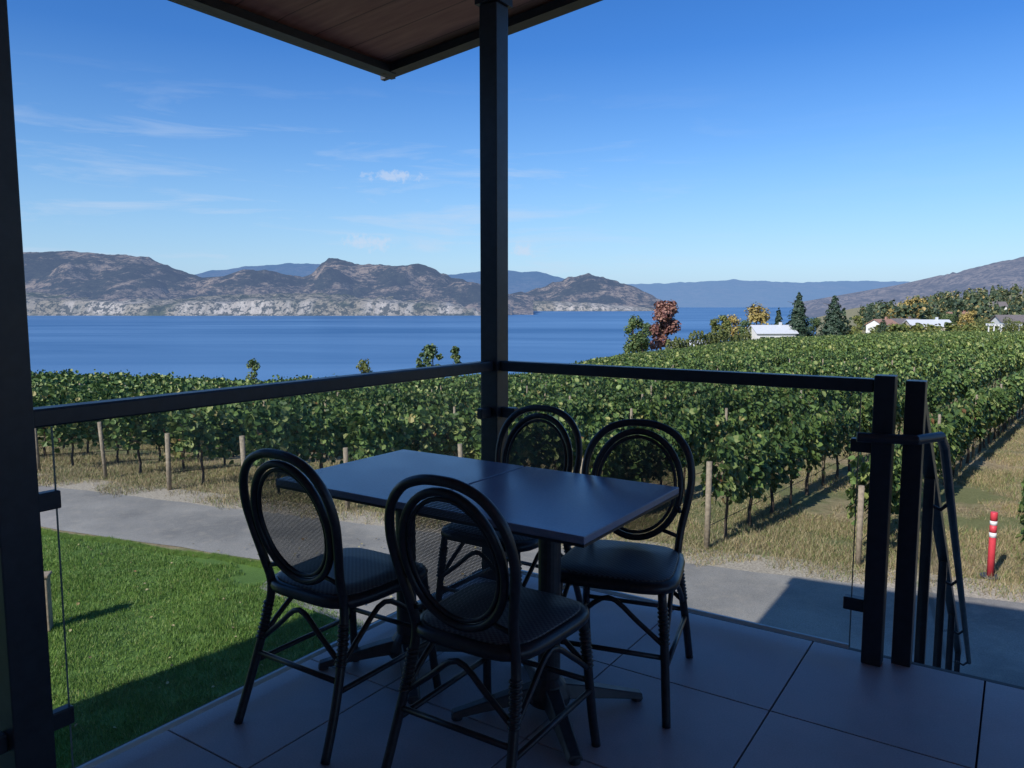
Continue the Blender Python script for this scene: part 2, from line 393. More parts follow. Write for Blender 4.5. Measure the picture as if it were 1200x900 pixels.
for k in range(-75,60):
    st=PR+e*2.48*k+rd*.3*math.sin(k*5.1)*(k not in (0,1)); s=0.
    if -40<k<8:
        x,y=st-rd*.25; z=height(x,y); L=random.uniform(1.35,1.6); lean=random.uniform(-.1,.03)
        if abs(x)<1.0*y: vp.tube([(x,y,z-.1),(x+rd[0]*lean,y+rd[1]*lean,z+L)],random.uniform(.045,.06),8)
    nextpost=6.
    while s<420:
        x,y=st+rd*s; r=math.hypot(x,y)
        step=1.2 if r<34 else (2.4 if r<75 else 3.9)
        cx,cy=st+rd*(s+step/2)
        s+=step
        if cy<4: continue
        t=cx/cy
        if t>.80 or t<-.9: continue
        if cy>vlim(t)+2*math.sin(k): continue
        if 100<cy<106 and t>.2: continue
        if r>20 and random.random()<.012: continue
        z=height(cx,cy)
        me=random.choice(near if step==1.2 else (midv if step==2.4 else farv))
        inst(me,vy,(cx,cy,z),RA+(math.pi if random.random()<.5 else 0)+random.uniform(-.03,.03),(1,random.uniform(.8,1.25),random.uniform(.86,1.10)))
        cnt+=1
        if r<60 and s>nextpost:
            nextpost+=6; vp.tube([(cx,cy,z-.1),(cx,cy,z+1.9)],.035,6)
print('vines',cnt)
vp.obj('vineyard_posts',mpost,smooth=True)
wb=MB()
for k in range(-12,4):
    st=PR+e*2.48*k+rd*.3*math.sin(k*5.1)*(k not in (0,1))
    for hz in (.42,.95,1.35):
        pts=[]
        for s in np.arange(-.25,22,3.):
            x,y=st+rd*s; pts.append((x,y,height(x,y)+hz))
        wb.tube(pts,.008 if hz<.5 else .004,4)
wb.obj('trellis_wires',simple('trellis_wire',(.04,.04,.04),.5,.1,5))
# ------------------------------------------------------------ trees
def tmat(name,a,b,c): return gmat(name,[(0,a),(.5,b),(1,c)],0)
mg=tmat('foliage_green',(.035,.07,.025),(.07,.12,.04),(.14,.18,.06))
mcon=tmat('foliage_conifer',(.018,.040,.024),(.034,.066,.038),(.065,.10,.06))
mred=tmat('foliage_burgundy',(.13,.05,.045),(.24,.11,.09),(.34,.19,.14))
myel=tmat('foliage_yellow',(.22,.15,.04),(.36,.27,.08),(.46,.38,.13))
mhedge=tmat('foliage_hedge',(.05,.08,.025),(.12,.15,.04),(.23,.23,.07))
def tree_geo(H,W,kind,n,ls):
    if kind=='con':
        z=H*(.08+.92*(1-np.sqrt(rng.uniform(0,1,n)))); f=1-(z/H)
        lay=np.abs(np.sin(z/H*26+rng.normal(0,.3,n)))*.35+.65
        r=W/2*(f**.85+.03)*lay*np.sqrt(rng.uniform(.2,1,n)); a=rng.uniform(0,6.283,n)
        r*=1+.25*np.sin(a*3+z*1.7)
        z=z-r*.25
        cs=np.column_stack([r*np.cos(a),r*np.sin(a),z]); nr=np.column_stack([np.cos(a),np.sin(a),np.full(n,.6)])+rng.normal(0,.4,(n,3))
    elif kind=='col':
        z=H*rng.uniform(.02,1,n); r=W/2*np.sqrt(np.clip(1-(z/H)**2.2,.01,1))*np.sqrt(rng.uniform(.4,1,n)); a=rng.uniform(0,6.283,n)
        cs=np.column_stack([r*np.cos(a),r*np.sin(a),z]); nr=np.column_stack([np.cos(a),np.sin(a),np.full(n,.4)])+rng.normal(0,.4,(n,3))
    else:
        nb=22; B=[]
        for i in range(nb):
            a=rng.uniform(0,6.28); zz=rng.uniform(.2,.88); rr=W/2*.66*math.sqrt(max(.05,1-((zz-.5)/.5)**2))*rng.uniform(.3,1)
            B.append((rr*math.cos(a),rr*math.sin(a),zz*H,rng.uniform(.12,.22)*W))
        idx=rng.integers(0,nb,n); B=np.array(B)[idx]
        d=rng.normal(size=(n,3)); d/=np.linalg.norm(d,axis=1,keepdims=True); rr=B[:,3]*rng.uniform(.5,1.15,n)
        cs=B[:,:3]+d*rr[:,None]*np.array([1,1,.9]); nr=d+rng.normal(0,.35,(n,3)); nr[:,2]+=.3
    return cs,nr,ls*rng.uniform(.6,1.3,n)
def tree(name,px,top,Y,wpx,kind,mat,n=1500,extra=0):
    x=az(px)*Y; z0=height(x,Y)-extra; zt=HC+el(top)*Y; H=zt-z0; W=wpx/900*Y
    E=empty(name,(x,Y,z0),random.uniform(0,6))
    cs,nr,sz=tree_geo(H,W,kind,n,H*.045)
    V,F=leafmesh(cs,sz,nr); mkobj('crown',V,F,mat,E)
    b=MB(); b.tube([(0,0,-.5),(0.02*H,0,H*.3),(0,.01*H,H*.6),(0,0,H*.9)],[H*.022,H*.017,H*.01,H*.003],8)
    for i in range(7):
        a=i*2.4; h0=H*(.25+.08*i); b.tube([(0,0,h0),(math.cos(a)*W*.18,math.sin(a)*W*.18,h0+H*.05),(math.cos(a)*W*.33,math.sin(a)*W*.33,h0+H*.08)],[H*.008,H*.005,H*.002],5)
    b.obj('trunk_and_limbs',mbark,E,smooth=True)
tree('deciduous_tree',742,366,222,34,'dec',mg)
tree('deciduous_tree',754,374,218,26,'dec',mg)
tree('burgundy_tree',775,347,226,44,'dec',mred,2800)
tree('yellow_tree',887,353,285,38,'dec',myel,1800)
tree('yellow_tree',862,368,270,26,'dec',myel)
tree('yellow_tree',838,371,275,18,'dec',mhedge)
tree('deciduous_tree',850,366,255,22,'dec',mhedge)
tree('deciduous_tree',876,374,245,24,'dec',mg)
tree('pine_tree',936,342,232,38,'con',mcon,2600)
tree('pine_tree',978,345,225,42,'con',mcon,2600)
tree('pine_tree',913,360,300,24,'con',mcon)
tree('pine_tree',1036,372,215,22,'con',mcon)
tree('pine_tree',1020,358,330,22,'con',mcon)
tree('yellow_tree',1068,350,340,44,'dec',myel,1800)
tree('yellow_tree',1048,360,330,26,'dec',myel)
tree('yellow_tree',1006,368,260,16,'dec',mhedge)
tree('deciduous_tree',1135,362,250,24,'dec',myel)
tree('deciduous_tree',1152,372,215,26,'dec',mhedge)
tree('deciduous_tree',955,372,250,22,'dec',mg)
tree('deciduous_tree',1112,366,290,26,'dec',mg)
tree('cypress_tree',1092,384,190,10,'col',mhedge,700)
tree('cypress_tree',1104,382,190,10,'col',mhedge,700)
tree('deciduous_tree',1188,372,175,34,'dec',mhedge,1500)
tree('deciduous_tree',506,400,88,30,'dec',mg,1300)
tree('deciduous_tree',492,406,90,18,'dec',mg,900)
tree('deciduous_tree',533,399,92,16,'dec',mg,800)
tree('deciduous_tree',293,417,70,20,'dec',mg,800)
tree('deciduous_tree',427,418,80,26,'dec',mhedge,900)
b=MB()
for i in range(24):
    px=784+i*4.4; Y=206+i*1.2; x=az(px)*Y; z0=height(x,Y); H=(4.5+random.uniform(-.6,1.8)) if i<15 else random.uniform(3,6.5)
    cs,nr,sz=tree_geo(H,1.8,'col',260,.42); cs=cs+np.array([x,Y,z0]); v,f=leafmesh(cs,sz,nr); b.add(v,f)
b.obj('cedar_hedge',mhedge)
b=MB()
for i in range(560):
    px=random.uniform(985,1330); Y=random.uniform(300,760); t=az(px)
    if px<1010 and Y>330: continue
    x=t*Y; z0=height(x,Y); H=random.uniform(5,13); 
    kind='con' if random.random()<.6 else 'dec'
    cs,nr,sz=tree_geo(H,H*(.4 if kind=='con' else .8),kind,70,H*.15); v,f=leafmesh(cs+np.array([x,Y,z0]),sz,nr); b.add(v,f)
m=gmat('foliage_far_belt',[(0,(.03,.055,.035)),(.6,(.07,.105,.055)),(.9,(.17,.18,.08)),(1,(.40,.29,.11))],0)
b.obj('distant_trees',m)
b=MB()
for i in range(90):
    px=random.uniform(1000,1200); Y=random.uniform(200,250); x=az(px)*Y; z0=height(x,Y); H=random.uniform(1.5,4.5)
    cs,nr,sz=tree_geo(H,H*.9,'dec',90,H*.2); v,f=leafmesh(cs+np.array([x,Y,z0]),sz,nr); b.add(v,f)
b.obj('shrubs',mhedge)
# ------------------------------------------------------------ houses
mwhite=simple('white_siding',(.72,.72,.70),.7,.08,2); mroof=simple('roof_shingle',(.16,.14,.14),.9,.3,3); mroofw=simple('roof_white_metal',(.6,.62,.65),.5,.06,2)
mroofr=simple('roof_terracotta',(.35,.2,.15),.85,.2,3)
mwin=simple('window_glass',(.02,.03,.04),.1,.1,2); mbeige=simple('stucco_beige',(.5,.44,.36),.85,.12,3)
def house(name,px,Y,w,d,h,rh,wall,roof,rz=0):
    x=az(px)*Y; z=height(x,Y)-.3; E=empty(name,(x,Y,z),rz)
    b=MB(); b.box(-w/2,w/2,-d/2,d/2,0,h); 
    b.add([(-w/2,-d/2,h+.003),(-w/2,d/2,h+.003),(-w/2,0,h+rh*.93)],[(0,1,2)]); b.add([(w/2,-d/2,h+.003),(w/2,d/2,h+.003),(w/2,0,h+rh*.93)],[(0,1,2)])
    b.obj('walls',wall,E)
    b=MB(); ov=.5
    for s in (-1,1):
        b.add([(-w/2-ov,s*(d/2+ov),h-.15),(w/2+ov,s*(d/2+ov),h-.15),(w/2+ov,0,h+rh),(-w/2-ov,0,h+rh),(-w/2-ov,s*(d/2+ov),h-.0),(w/2+ov,s*(d/2+ov),h-.0),(w/2+ov,0,h+rh+.2),(-w/2-ov,0,h+rh+.2)],[(0,1,2,3),(4,5,6,7),(0,1,5,4),(1,2,6,5),(3,0,4,7)])
    b.box(w*.2,w*.2+.7,-.35,.35,h+rh*.6,h+rh+1); b.obj('roof',roof,E)
    b=MB(); n=max(2,int(w/3))
    for i in range(n):
        cx=-w/2+(i+.5)*w/n
        if i==n//2: b.box(cx-.5,cx+.5,-d/2-.06,-d/2+.02,.3,2.3)
        else: b.box(cx-.7,cx+.7,-d/2-.06,-d/2+.02,1.1,2.3)
    b.obj('windows_and_door',mwin,E)
house('white_house',905,232,12,8,3.3,2.2,mwhite,mroofw,.1)
house('white_barn',812,290,15,10,5.6,2.8,mwhite,mroofw,.15)
house('beige_house',1088,262,13,9,3.4,2,mbeige,mroofw,-.1)
house('beige_house',1060,300,11,9,3.2,2,mwhite,mroof,.2)
house('white_house',1196,255,14,9,4.5,2,mwhite,mroof,-.2)
house('beige_house',1125,330,12,9,4.5,2,mbeige,mroofr,.3)
house('white_house',1160,420,14,9,5,2.4,mwhite,mroof,-.3)
house('beige_house',1085,440,13,9,5,2.4,mbeige,mroof,.1)
house('white_house',1035,290,9,7,3.5,2,mwhite,mroofr,.5)
x=az(1178)*178; z=height(x,178); E=empty('white_pergola',(x,178,z),-.2); b=MB()
for xx in (-2.6,0,2.6):
    for yy in (-1.5,1.5): b.box(xx-.12,xx+.12,yy-.12,yy+.12,0,3.2)
b.box(-3.2,3.2,-1.7,-1.4,3.2,3.5); b.box(-3.2,3.2,1.4,1.7,3.2,3.5)
for i in range(9): b.box(-3+i*.75-.06,-3+i*.75+.06,-2.1,2.1,3.503,3.7)
b.obj('frame',mwhite,E)
# ------------------------------------------------------------ deck
DK=empty('deck',(C0[0],C0[1],0),ANG)   # local x=a ; local y = -b
mtile,nt,bs,o=newmat('porcelain_tile'); oc=objc(nt); g=N(nt,'ShaderNodeNewGeometry')
n1=noi(nt,oc,3,5,.6); n2=noi(nt,oc,180,3,.7); n4=noi(nt,oc,.9,5,.7); n5=noi(nt,oc,14,4,.7)
c=ramp(nt,n1,[(.3,(.38,.355,.395)),(.7,(.46,.435,.475))]); c=mixc(nt,.5,c,ramp(nt,n2,[(.35,(.75,.75,.75)),(.65,(1.2,1.2,1.2))]),'MULTIPLY')
c=mixc(nt,.5,c,ramp(nt,g.outputs['Random Per Island'],[(0,(.80,.80,.82)),(1,(1.12,1.12,1.1))]),'MULTIPLY')
c=mixc(nt,.6,c,ramp(nt,n4,[(.35,(.75,)*3),(.6,(1.1,)*3)]),'MULTIPLY')
c=mixc(nt,ramp(nt,n5,[(.62,(0,)*3),(.72,(.25,)*3)]),c,(.55,.52,.50))
nt.links.new(c,bs.inputs['Base Color'])
nt.links.new(ramp(nt,n1,[(.3,(.38,)*3),(.7,(.58,)*3)]),bs.inputs['Roughness']); bump(nt,bs,n2,.15,.003)
b=MB(); al=[-.07]+[.34+.6*i for i in range(15)]; bl=[-.07]+[.58+.6*i for i in range(11)]
for i in range(len(al)-1):
    for j in range(len(bl)-1):
        b.box(al[i]+.003,al[i+1]-.003,-bl[j+1]+.003,-bl[j]-.003,-.02,0)
b.obj('floor_tiles',mtile,DK,bevel=.0015)
mdark=simple('powder_coated_black',(.024,.028,.038),.38,.2,30)
mfas=simple('deck_fascia',(.05,.05,.055),.6,.2,8); msub=simple('tile_grout_substrate',(.02,.02,.02),.9,.2,8)
b=MB(); b.box(-.075,8.74,-6.55,.075,-.3,-.022); b.obj('slab',msub,DK)
b=MB(); b.box(-.075,8.8,.077,.1,-.34,-.004); b.box(-.1,-.077,-6.5,.1,-.34,-.004); b.obj('fascia',mfas,DK)
b=MB()
for a_ in (.25,4.2,8.3): b.box(a_-.12,a_+.12,-.4,-.16,-3,-.301)
b.obj('support_columns',mfas,DK)
# roof
mwood,nt,bs,o=newmat('soffit_wood'); oc=objc(nt)
mp=N(nt,'ShaderNodeMapping'); mp.inputs['Scale'].default_value=(1,14,14); nt.links.new(oc,mp.inputs[0])
n1=noi(nt,mp.outputs[0],1.5,6,.6); 
wv=N(nt,'ShaderNodeTexWave'); wv.bands_direction='Y'; wv.wave_profile='SAW'; wv.inputs['Scale'].default_value=1.1; nt.links.new(oc,wv.inputs[0])
c=ramp(nt,n1,[(.3,(.38,.15,.13)),(.7,(.55,.26,.20))]); c=mixc(nt,1.,c,ramp(nt,wv.outputs[0],[(0,(.25,)*3),(.05,(1,)*3),(1,(1,)*3)]),'MULTIPLY')
nt.links.new(c,bs.inputs['Base Color']); bs.inputs['Roughness'].default_value=.6
RF=empty('deck_roof',(C0[0],C0[1],0),ANG)
def rz_(a,b_): return 3.0+.11*(a+1.63)
A0,A1,B0,B1=-1.58,9.5,-1.0,9.
def rv(a,b_,dz=0): return (a,-b_,rz_(a,b_)+dz)
b=MB()
b.add([rv(A0,B0),rv(A1,B0),rv(A1,B1),rv(-.4,B1,.1),rv(A0,B1)],[(0,1,2,3),(0,3,4)])
b.obj('soffit',mwood,RF)
b=MB(); 
b.add([rv(A0,B0,.20),rv(A1,B0,.2),rv(A1,B1,.2),rv(A0,B1,.2)],[(0,1,2,3)])
b.obj('roof_top',mroof,RF)
b=MB()
b.beam(rv(A0-.1,B0-.02,.07),rv(A1,B0-.02,.07),.04,.26); b.beam(rv(A0-.02,B0-.06,.07),rv(A0-.02,B1,.07),.04,.26)
b.obj('fascia_boards',simple('fascia_metal',(.07,.075,.085),.45,.2,5),RF)
b=MB(); b.beam(rv(A0+.03,B0+.02,-.04),rv(A0+.03,B1,-.04),.09,.05); b.beam(rv(A0,B0+.03,-.04),rv(A1,B0+.03,-.04),.09,.05)
b.obj('drip_trim',mdark,RF)
b=MB(); b.box(-.08,9.3,-.13,.03,2.88,3.12); b.box(-.03,.13,-6.5,-.131,2.88,3.12); b.obj('beam',mwood,RF)
for (a_,b_,nm) in ((0.0,0.0,'roof_post'),(0.0,2.215,'roof_post'),(5.2,0,'roof_post')):
    x,y=AB(a_,b_); E=empty(nm,(x,y,0),ANG); q=MB()
    q.box(-.05,.05,-.05,.05,0.012,2.78); q.obj('shaft',mdark,E,bevel=.004)
    q=MB(); q.box(-.085,.085,-.085,.085,0.0,.0115); q.box(-.065,.065,-.065,.065,2.781,2.879)
    q.obj('base_and_cap',mdark,E)
RL=empty('glass_railing',(C0[0],C0[1],0),ANG)
b=MB(); b.box(.052,1.733,-.03,.03,1.045,1.095); b.box(-.03,.03,-2.163,-.052,1.045,1.095); b.box(-.03,.03,-6.4,-2.267,1.045,1.095); b.obj('top_rails',mdark,RL,bevel=.006)
b=MB(); b.box(1.735,1.805,-.036,.036,.002,1.11); b.obj('end_post',mdark,RL,bevel=.003)
mgl,nt,bs,o=newmat('clear_glass'); nt.nodes.remove(bs)
tr=N(nt,'ShaderNodeBsdfTransparent'); tr.inputs[0].default_value=(.94,.965,.955,1); gl=N(nt,'ShaderNodeBsdfGlossy'); gl.inputs['Roughness'].default_value=.02
fr=N(nt,'ShaderNodeFresnel'); fr.inputs[0].default_value=1.35
ma=N(nt,'ShaderNodeMath',operation='MULTIPLY'); ma.inputs[1].default_value=.6; nt.links.new(fr.outputs[0],ma.inputs[0])
df=N(nt,'ShaderNodeBsdfDiffuse'); df.inputs[0].default_value=(.5,.55,.55,1); m2=N(nt,'ShaderNodeMixShader')
ns=noi(nt,objc(nt),2.5,3,.6); nt.links.new(ramp(nt,ns,[(.35,(.02,)*3),(.75,(.10,)*3)]),m2.inputs[0]); nt.links.new(tr.outputs[0],m2.inputs[1]); nt.links.new(df.outputs[0],m2.inputs[2])
mx=N(nt,'ShaderNodeMixShader'); nt.links.new(ma.outputs[0],mx.inputs[0]); nt.links.new(m2.outputs[0],mx.inputs[1]); nt.links.new(gl.outputs[0],mx.inputs[2]); nt.links.new(mx.outputs[0],o.inputs[0])
medge=simple('glass_edge',(.60,.66,.66),.2,.1,5); medv=simple('glass_edge_dark',(.16,.20,.19),.2,.1,5)
b=MB()
b.add([(.10,0,.05),(1.685,0,.05),(1.685,0,1.044),(.10,0,1.044)],[(0,1,2,3)]); b.add([(0,-2.10,.05),(0,-.1,.05),(0,-.1,1.044),(0,-2.10,1.044)],[(0,1,2,3)]); b.add([(0,-6.3,.05),(0,-2.33,.05),(0,-2.33,1.044),(0,-6.3,1.044)],[(0,1,2,3)])
b.obj('glass_panels',mgl,RL)
b=MB(); b.box(.10,1.685,-.006,.006,.034,.0495); b.box(-.006,.006,-2.10,-.1,.034,.0495); b.box(-.006,.006,-6.3,-2.33,.034,.0495)
b.obj('glass_edges',medge,RL)
b=MB(); b.box(1.6855,1.689,-.004,.004,.04,1.04); b.box(-.003,.003,-2.103,-2.1005,.04,1.04)
b.obj('glass_side_edges',medv,RL)
b=MB()
for zz in (.22,.84):
    b.box(.0505,.13,-.02,.02,zz-.025,zz+.025); b.box(1.66,1.7345,-.02,.02,zz-.025,zz+.025)
    b.box(-.016,.016,-.13,-.0505,zz-.025,zz+.025); b.box(-.016,.016,-2.164,-2.095,zz-.025,zz+.025); b.box(-.016,.016,-2.34,-2.266,zz-.025,zz+.025)
b.obj('glass_clamps',mdark,RL,bevel=.004)
STR=empty('deck_stairs',(C0[0],C0[1],0),ANG)
b=MB(); rise,run=.18,.29; ns_=16
for i in range(ns_):
    b.box(1.90,3.4,.10+i*run,.10+(i+1)*run+.02,-(i+1)*rise-.05,-(i+1)*rise)
b.obj('treads',simple('concrete_tread',(.2,.2,.21),.85,.15,12),STR)
sl=rise/run
b=MB()
for a_ in (1.865,3.43):
    b.beam((a_,.1,-.18),(a_,.1+ns_*run,-.18-ns_*rise),.05,.25)
    b.box(a_-.033,a_+.033,.03,.10,-.3,1.09)
    b.beam((a_,.07,1.06),(a_,.06+4.4,1.06-4.4*sl),.05,.05)
    for t in (.75,1.9,3.1,4.35): b.box(a_-.022,a_+.022,.06+t-.022,.06+t+.022,-.1-t*sl-.1,1.045-t*sl)
    b.tube([(a_-.17 if a_<2.5 else a_-.08,-.10,.885),(a_+.02,-.05,.885),(a_+.085,.10,.883),(a_+.09,.22,.83),(a_+.09,4.3,.83-4.05*sl)],.019,8)
    for t in (.75,1.9,3.1,4.2): b.tube([(a_,.06+t,.80-(t-.2)*sl),(a_+.05,.06+t,.78-(t-.2)*sl),(a_+.09,.06+t,.825-(t-.2)*sl)],.01,6)
b.obj('stringers_and_rails',mdark,STR,bevel=.003)
b=MB(); 
for a_ in (1.865,3.43): b.add([(a_,.12,.1),(a_,4.3,.1-4.2*sl),(a_,4.3,1.02-4.24*sl),(a_,.12,.98)],[(0,1,2,3)])
b.obj('glass_panel',mgl,STR)
mst=simple('stucco_wall',(.68,.65,.60),.9,.12,6,bmp=.3)
BD=empty('winery_building',(C0[0],C0[1],0),ANG); b=MB()
b.box(-.2,9.5,-14,-6.6,-3,2.95); b.box(-6.9,-.4,-14,-4.25,-3,3.0); b.obj('walls',mst,BD)
b=MB(); b.box(-7.0,-.3,-14.1,-4.15,3.003,3.2); b.obj('wing_roof',mroof,BD)
b=MB()
for i in range(3): b.box(.8+i*2.9,3.2+i*2.9,-6.6,-6.56,.05,2.3)
for i in range(3): b.box(-6.2+i*2.1,-4.8+i*2.1,-4.25,-4.21,-1.8,-.4); b.box(-6.2+i*2.1,-4.8+i*2.1,-4.25,-4.21,.9,2.2)
b.obj('windows',mwin,BD)
# ------------------------------------------------------------ tables
mtop,nt,bs,o=newmat('table_top_laminate'); oc=objc(nt); n1=noi(nt,oc,120,3,.7)
nt.links.new(ramp(nt,n1,[(.3,(.20,.235,.34)),(.7,(.235,.27,.38))]),bs.inputs['Base Color'])
nt.links.new(ramp(nt,noi(nt,oc,5),[(.3,(.18,)*3),(.7,(.28,)*3)]),bs.inputs['Roughness'])
miron=simple('cast_iron_black',(.045,.045,.052),.42,.2,40,bmp=.1)
B_=np.array([-.477,3.305])
def table(cx):
    c=B_+d2*cx-d1*.345; T=empty('bistro_table',(c[0],c[1],0),ANG); w,dp_=.627,.69
    b=MB(); b.box(-w/2,w/2,-dp_/2,dp_/2,.720,.743); b.obj('top',mtop,T,bevel=.003)
    b=MB(); b.box(-w/2+.001,w/2-.001,-dp_/2+.001,dp_/2-.001,.712,.7195); b.obj('top_edge_band',mdark,T)
    b=MB(); b.box(-.2,.2,-.04,.04,.7,.7115); b.box(-.04,.04,-.2,.2,.685,.6995)
    b.tube([(0,0,.09),(0,0,.684)],.038,20); b.tube([(0,0,.03),(0,0,.06),(0,0,.1),(0,0,.12)],[.07,.075,.055,.038],20)
    for i in range(4):
        a=math.radians(45+90*i); u=Vector((math.cos(a),math.sin(a),0))
        P=[u*.03+Vector((0,0,.075)),u*.12+Vector((0,0,.062)),u*.22+Vector((0,0,.042)),u*.33+Vector((0,0,.02))]
        side=Vector((-u.y,u.x,0)); vs=[];fs=[]
        for p_,w_,h_ in zip(P,(.04,.036,.030,.026),(.05,.04,.028,.018)):
            for s_ in (-1,1): vs.append(p_+side*w_*s_+Vector((0,0,-h_*.5)))
            vs.append(p_+side*w_*.6+Vector((0,0,h_*.5))); vs.append(p_-side*w_*.6+Vector((0,0,h_*.5)))
        for q_ in range(3):
            o_=q_*4
            for x_,y_ in ((0,1),(1,2),(2,3),(3,0)): fs.append((o_+x_,o_+y_,o_+4+y_,o_+4+x_))
        fs+=[(12,13,14,15)]; b.add(vs,fs)
        b.tube([u*.315,u*.315+Vector((0,0,.02))],.02,10)
    b.obj('pedestal_base',miron,T,smooth=False,bevel=.003)
table(.317); table(.953)
# ------------------------------------------------------------ chairs
mch=simple('chair_frame_black',(.026,.026,.033),.33,.3,60)
def weave(name,alpha):
    m,nt,bs,o=newmat(name); oc=objc(nt); sx=N(nt,'ShaderNodeSeparateXYZ'); nt.links.new(oc,sx.inputs[0])
    bs.inputs['Base Color'].default_value=(.035,.035,.042,1); bs.inputs['Roughness'].default_value=.5
    def stripe(sock,per,duty):
        a=N(nt,'ShaderNodeMath',operation='MULTIPLY'); a.inputs[1].default_value=1/per; nt.links.new(sock,a.inputs[0])
        f=N(nt,'ShaderNodeMath',operation='FRACT'); nt.links.new(a.outputs[0],f.inputs[0])
        l=N(nt,'ShaderNodeMath',operation='LESS_THAN'); l.inputs[1].default_value=duty; nt.links.new(f.outputs[0],l.inputs[0]); return l.outputs[0]
    if alpha:
        s1=stripe(sx.outputs[0],.0045,.45); s2=stripe(sx.outputs[2],.0045,.45)
        mxm=N(nt,'ShaderNodeMath',operation='MAXIMUM'); nt.links.new(s1,mxm.inputs[0]); nt.links.new(s2,mxm.inputs[1])
        tr=N(nt,'ShaderNodeBsdfTransparent'); mx=N(nt,'ShaderNodeMixShader'); nt.links.new(mxm.outputs[0],mx.inputs[0]); nt.links.new(tr.outputs[0],mx.inputs[1]); nt.links.new(bs.outputs[0],mx.inputs[2]); nt.links.new(mx.outputs[0],o.inputs[0])
    else:
        ck=N(nt,'ShaderNodeTexChecker'); ck.inputs['Scale'].default_value=110; nt.links.new(oc,ck.inputs[0])
        c=mixc(nt,ck.outputs['Fac'],(.045,.045,.055),(.10,.105,.125)); nt.links.new(c,bs.inputs['Base Color']); bump(nt,bs,ck.outputs['Fac'],.4,.002)
    return m
mmesh=weave('back_mesh_weave',True); mseat=weave('seat_weave',False)
def yb(z): return .05-(z-.44)*.21
def zz_(z): return z if z<.44 else .44+(z-.44)*.955
b=MB()
half=[(.205,-.075,0),(.197,-.02,.15),(.182,.03,.32),(.170,.05,.44),(.176,yb(.54),.54),(.196,yb(.65),.65),(.205,yb(.745),.745),(.186,yb(.835),.835),(.137,yb(.90),.90),(.072,yb(.932),.932)]
half=[(x,y,zz_(z)) for x,y,z in half]
path=half+[(0,yb(.94),zz_(.94))]+[(-x,y,z) for x,y,z in half[::-1]]
b.tube(path,.0145,10,smoothn=5)
cz=.688; ring=[(math.sin(t)*.168,yb(cz+math.cos(t)*.197),cz+math.cos(t)*.197) for t in np.linspace(0,2*math.pi,41)[:-1]]
b.tube(ring,.0125,10,closed=True)
ring2=[(math.sin(t)*.148,yb(cz+math.cos(t)*.177)+.003,cz+math.cos(t)*.177) for t in np.linspace(0,2*math.pi,41)[:-1]]
b.tube(ring2,.007,8,closed=True)
for s in (-1,1):
    b.tube([(s*.175,.42,.435),(s*.186,.43,.3),(s*.197,.445,.12),(s*.205,.462,0)],.0145,10,smoothn=4)
zS=.19
for s in (-1,1):
    b.tube([(s*.194,-.01,zS),(s*.196,.44,zS)],.009,8)
    b.tube([(s*.187,.02,zS+.07),(s*.186,.1,.33),(s*.18,.22,.40),(s*.186,.34,.33),(s*.190,.43,zS+.07)],.009,8,smoothn=4)
b.tube([(-.19,.435,zS+.03),(.19,.435,zS+.03)],.009,8); b.tube([(-.19,0.0,zS+.03),(.19,0.0,zS+.03)],.009,8)
for yy in (.435,.02):
    b.tube([(-.188,yy,zS+.07),(-.10,yy,.33),(0,yy,.40),(.10,yy,.33),(.188,yy,zS+.07)],.009,8,smoothn=4)
for s in (-1,1):
    for i in range(9): 
        z=.27+i*.014
        for (xx,yy) in ((np.interp(z,[.12,.3,.435],[.197,.186,.175]),np.interp(z,[.12,.3,.435],[.445,.43,.42])),(np.interp(z,[.15,.32,.44],[.197,.182,.17]),np.interp(z,[.15,.32,.44],[-.02,.03,.05]))):
            b.tube([(s*xx,yy,z-.005),(s*xx,yy,z),(s*xx,yy,z+.005)],[.015,.0195,.015],10)
    for t in (1.9,2.5):
        b.tube([(s*math.sin(t)*.168,yb(cz+math.cos(t)*.197),cz+math.cos(t)*.197),(s*(.172+.0),yb(.5),cz+math.cos(t)*.197-.02)],.008,6)
CH_frame=b
b=MB()
n=32; V=[(0,yb(cz)+.004,cz)]+[(math.sin(t)*.15,yb(cz+math.cos(t)*.179)+.004,cz+math.cos(t)*.179) for t in np.linspace(0,2*math.pi,n+1)[:-1]]
b.add(V,[(0,1+i,1+(i+1)%n) for i in range(n)]); CH_mesh=b
def se(rx,ry,cy,z,n=40,p=4.5):
    out=[]
    for i in range(n):
        t=2*math.pi*i/n; c,s=math.cos(t),math.sin(t); r=(abs(c)**p+abs(s)**p)**(-1/p)
        wx=rx*(1+.06*(s*r)) ; out.append((c*r*wx,cy+s*r*ry,z))
    return out
def loft(b,rings,cap=True):
    n=len(rings[0]); V=[p for r in rings for p in r]; F=[]
    for i in range(len(rings)-1):
        for k in range(n): F.append((i*n+k,i*n+(k+1)%n,(i+1)*n+(k+1)%n,(i+1)*n+k))
    if cap: F.append(tuple((len(rings)-1)*n+k for k in range(n))); F.append(tuple(range(n))[::-1])
    b.add(V,F)
bR=MB(); loft(bR,[se(.195,.2,.235,.425),se(.212,.217,.235,.431),se(.216,.221,.235,.445),se(.212,.217,.235,.460),se(.195,.2,.235,.466)])
bS=MB(); loft(bS,[se(.194,.199,.235,.4665),se(.19,.195,.235,.471),se(.10,.1,.235,.468)])
proto={}
def chair(px_,py_,face):
    E=empty('bistro_chair',(px_,py_,0),face)
    for nm,bb,mt,smt in (('frame',CH_frame,mch,True),('back_mesh',CH_mesh,mmesh,False),('seat_rim',bR,mch,True),('seat_weave',bS,mseat,True)):
        if nm not in proto:
            o=bb.obj(nm,mt,E,smooth=smt); proto[nm]=o.data
        else: inst(proto[nm],E,(0,0,0),name=nm)
def fr_(fx,fy): return math.atan2(fy,fx)-math.pi/2
